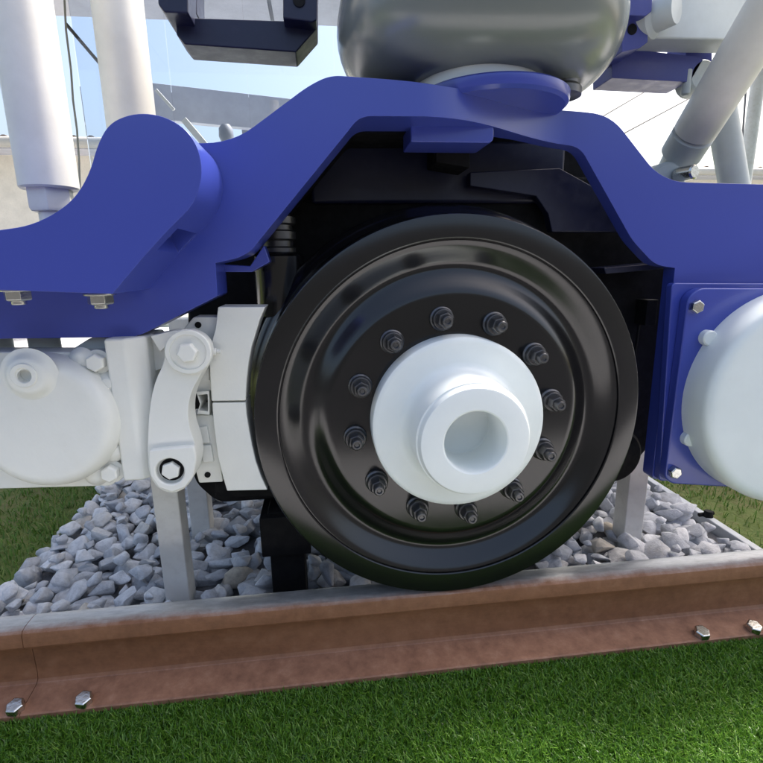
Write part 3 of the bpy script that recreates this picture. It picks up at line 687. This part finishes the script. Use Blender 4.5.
# navy clamp top left
t = thing('lifting_bracket', 'dark navy angular bracket between white tube and air spring', 'bracket', P(240, 40, .25))
YB = .22
plate('base_bar', [(176, 17), (298, 21), (318, 4), (318, 27), (296, 52), (184, 44), (176, 34)], YB, .09, 'navy', t, 0, .003)
plate('left_block', [(156, -40), (188, -40), (188, 13), (164, 12), (158, 4)], YB - .06, .12, 'navy', t, 0, .003)
plate('right_block', [(283, -40), (319, -40), (317, 20), (312, 22), (283, 18)], YB - .04, .10, 'navy', t, 0, .003)
plate('left_web', [(188, -40), (196, -40), (197, 14), (188, 16)], YB + .01, .08, 'navy', t, 0, .003)
q = P(299, 0, YB - .042); bm = bmesh.new(); lathe(bm, [(0, 0), (.013, 0), (.013, -.002), (0, -.002)], (q.x, YB - .041, q.z), (0, 1, 0), 24); obj('bolt_hole_shade', bm, 'blackmat', t)  # hole drawn as a black disc, its shade put into colour

# ================================================================ STAND POSTS
def post(u, v, hw, top, label, mat='post', rot=0):
    q = P(u, v, z=-.13); t = thing('support_post', label, 'post', (q.x, q.y, GZ), 'posts carrying the bogie')
    bm = bmesh.new(); box(bm, (q.x - hw, q.y - hw, GZ - .02), (q.x + hw, q.y + hw, top)); obj('upright', bm, mat, t, .004)
    bm = bmesh.new(); box(bm, (q.x - hw * 1.6, q.y - hw * 1.6, GZ - .01), (q.x + hw * 1.6, q.y + hw * 1.6, GZ + .006)); obj('foot_plate', bm, mat, t, .002)
    return t, q
post(181, 593, .033, .62, 'white square support post under the brake lever')
post(203, 526, .033, .62, 'farther white square post behind the brake unit')
post(627, 531, .034, .40, 'white square support post standing behind the wheel')
t, q = post(291, 586, .047, .13, 'matte black square post with a cap beside the wheel', 'blackmat')
bm = bmesh.new(); box(bm, (q.x - .066, q.y - .066, .01), (q.x + .066, q.y + .066, .125)); obj('cap', bm, 'blackmat', t, .003)
plate('beam', [(215, 478), (275, 478), (275, 497), (215, 497)], q.y - .02, .10, 'blackmat', t, 0, .003)

# ================================================================ BACKGROUND
def house(name, label, x0, x1, y, eave, rot, wallmat, tiles=True):
    t = thing(name, label, 'house', ((x0 + x1) / 2, y, GZ))
    bm = bmesh.new(); box(bm, (x0, y, GZ - .1), (x1, y + 6, eave)); obj('wall', bm, wallmat, t)
    bm = bmesh.new(); box(bm, (x0 - .3, y - .45, eave - .02), (x1 + .3, y + .02, eave + .07)); obj('soffit', bm, 'fascia', t, .005)
    bm = bmesh.new(); cyl(bm, (x0 - .3, y - .52, eave + .06), (x1 + .3, y - .52, eave + .06), .075, None, 24); obj('gutter', bm, 'gutter', t)
    bm = bmesh.new(); prism(bm, [(x0 - .3, eave + .07), (x1 + .3, eave + .07), (x1 + .3, eave + .10), (x0 - .3, eave + .10)], y - .50, y + 3)
    for v in bm.verts: v.co.z += (v.co.y - y) * .06
    rf = obj('roof', bm, 'tile', t)
    n = int((x1 - x0) / .24)
    bm = bmesh.new(); cyl(bm, (0, -.53, .085), (0, 3, .085 + 3 * .06), .075, None, 14); me = bpy.data.meshes.new('tile'); bmesh.ops.recalc_face_normals(bm, faces=bm.faces); bm.to_mesh(me); bm.free()
    for k in range(n):
        o = link('tile', me, 'tile', rf); o.location = (x0 + .12 + k * .24, y, eave + random.uniform(-.006, .006))
    return t
e = P(60, 150, 8.0)
h1 = house('house', 'cream rendered house with gutter behind the white tubes', -14, -2.9, 8.0, e.z - .06, 0, 'render')
for x in (-6.6, -9.4):
    q0 = P(0, 222, 8.0); bm = bmesh.new(); box(bm, (x - .7, 7.95, .8), (x + .7, 8.02, q0.z)); wn = obj('window', bm, 'brown', h1, .01)
    for s in (-1, 1):
        bm = bmesh.new(); box(bm, (x + s * .34 - .29, 7.93, .88), (x + s * .34 + .29, 7.945, q0.z - .08)); obj('pane', bm, 'glass', wn)
e = P(740, 178, 9.5)
house('house', 'tan walled house with tiled eave behind the slanted damper', P(640, 178, 9.5).x, 16, 9.5, e.z - .02, 0, 'render')
# glass pavilion behind the bogie
t = thing('glass_canopy', 'pale steel and glass canopy standing behind the bogie', 'canopy', (-1.0, 3.0, GZ))
def bb_(name, p0, p1, w_, h_, mat): bm = bmesh.new(); beam(bm, p0, p1, w_, h_); return obj(name, bm, mat, t, .004)
RZ = 2.85; p0 = Vector((-2.4, 3.3, RZ)); RY0, RY1 = 1.0, P(250, 25, z=2.85).y; SW = (RY1 - RY0) / 2 - .01
bm = bmesh.new(); box(bm, (-4.2, RY0, RZ + .03), (4.2, RY1, RZ + .16)); obj('roof', bm, 'fasciadk', t, .01)  # roof added to shade the ballast; only its far edge is in view
for i in range(7):
    for j in range(2):
        bm = bmesh.new(); box(bm, (-4.18 + i * 1.2, RY0 + .01 + j * SW, RZ), (-4.18 + i * 1.2 + 1.17, RY0 + .01 + j * SW + SW - .025, RZ + .029)); obj('soffit_panel', bm, 'fascia', t, .004)
for x in (-4.0, 4.0):
    for y in (RY0 + .2, RY1 - .2):
        bm = bmesh.new(); cyl(bm, (x, y, GZ - .02), (x, y, RZ), .06, None, 24); obj('column', bm, 'galv', t)
q0, q1 = P(150, 102, 4.6), P(340, 122, 4.9); bb_('fascia_beam', q0, q1, .10, .32, 'fascia')
for u in (62,):
    a = P(u + 8, 60, 2.95); bb_('corner_post', (a.x, 2.95, GZ), (a.x, 2.95, p0.z), .02, .06, 'galv')
gx = [P(u, 60, 3.12).x for u in (76, 168, 246, 334, 430, 540)]
for a, b in zip(gx, gx[1:]):
    bm = bmesh.new(); box(bm, (a + .0006, 3.12, GZ), (b - .0006, 3.132, RZ - .01)); obj('pane', bm, 'glass', t)
wire = bmesh.new(); pp = [P(u, v, 2.9) for u, v in ((64, -10), (66, 30), (71, 70), (73, 100), (77, 130), (79, 160), (81, 220))]
for a, b in zip(pp, pp[1:]): cyl(wire, a, b, .007, None, 8)
obj('drain_wire', wire, 'gutter', t)
bm = bmesh.new(); cyl(bm, P(66, 24, 3.06), P(112, 78, 3.4), .012, None, 10); obj('tie_rod', bm, 'cable', t)
bb_('white_strut', P(184, 120, 4.4), P(206, 146, 4.4), .06, .06, 'tube'); bb_('white_strut', P(156, 90, 4.4), P(174, 110, 4.4), .03, .03, 'tube')
bb_('wall_panel', P(243, 140, 4.9), P(300, 140, 4.9), .08, .30, 'fasciadk')
q = P(226, 131, 4.3); bm = bmesh.new(); lathe(bm, [(0, .06), (.04, .055), (.065, .02), (.07, -.05), (.05, -.10), (0, -.11)], q, (0, 0, 1), 24); obj('lantern', bm, 'fasciadk', t)
# stay cables, right
for i, (a, b, lab) in enumerate(((P(608, 113, 5), P(668, 78, 6), 'thin grey stay cable nearer the air spring'), (P(628, 131, 5), P(720, 82, 6), 'thin grey stay cable crossing behind the slanted damper'), (P(738, 200, 5), P(748, 60, 5.0), 'thin dark near-vertical stay cable behind the upright tube'))):
    d = (b - a)
    bm = bmesh.new(); cyl(bm, a - d * .8, b + d * 1.6, .011, None, 8); tag(obj('stay_cable', bm, 'cable'), lab, 'cable', 'stay cables')
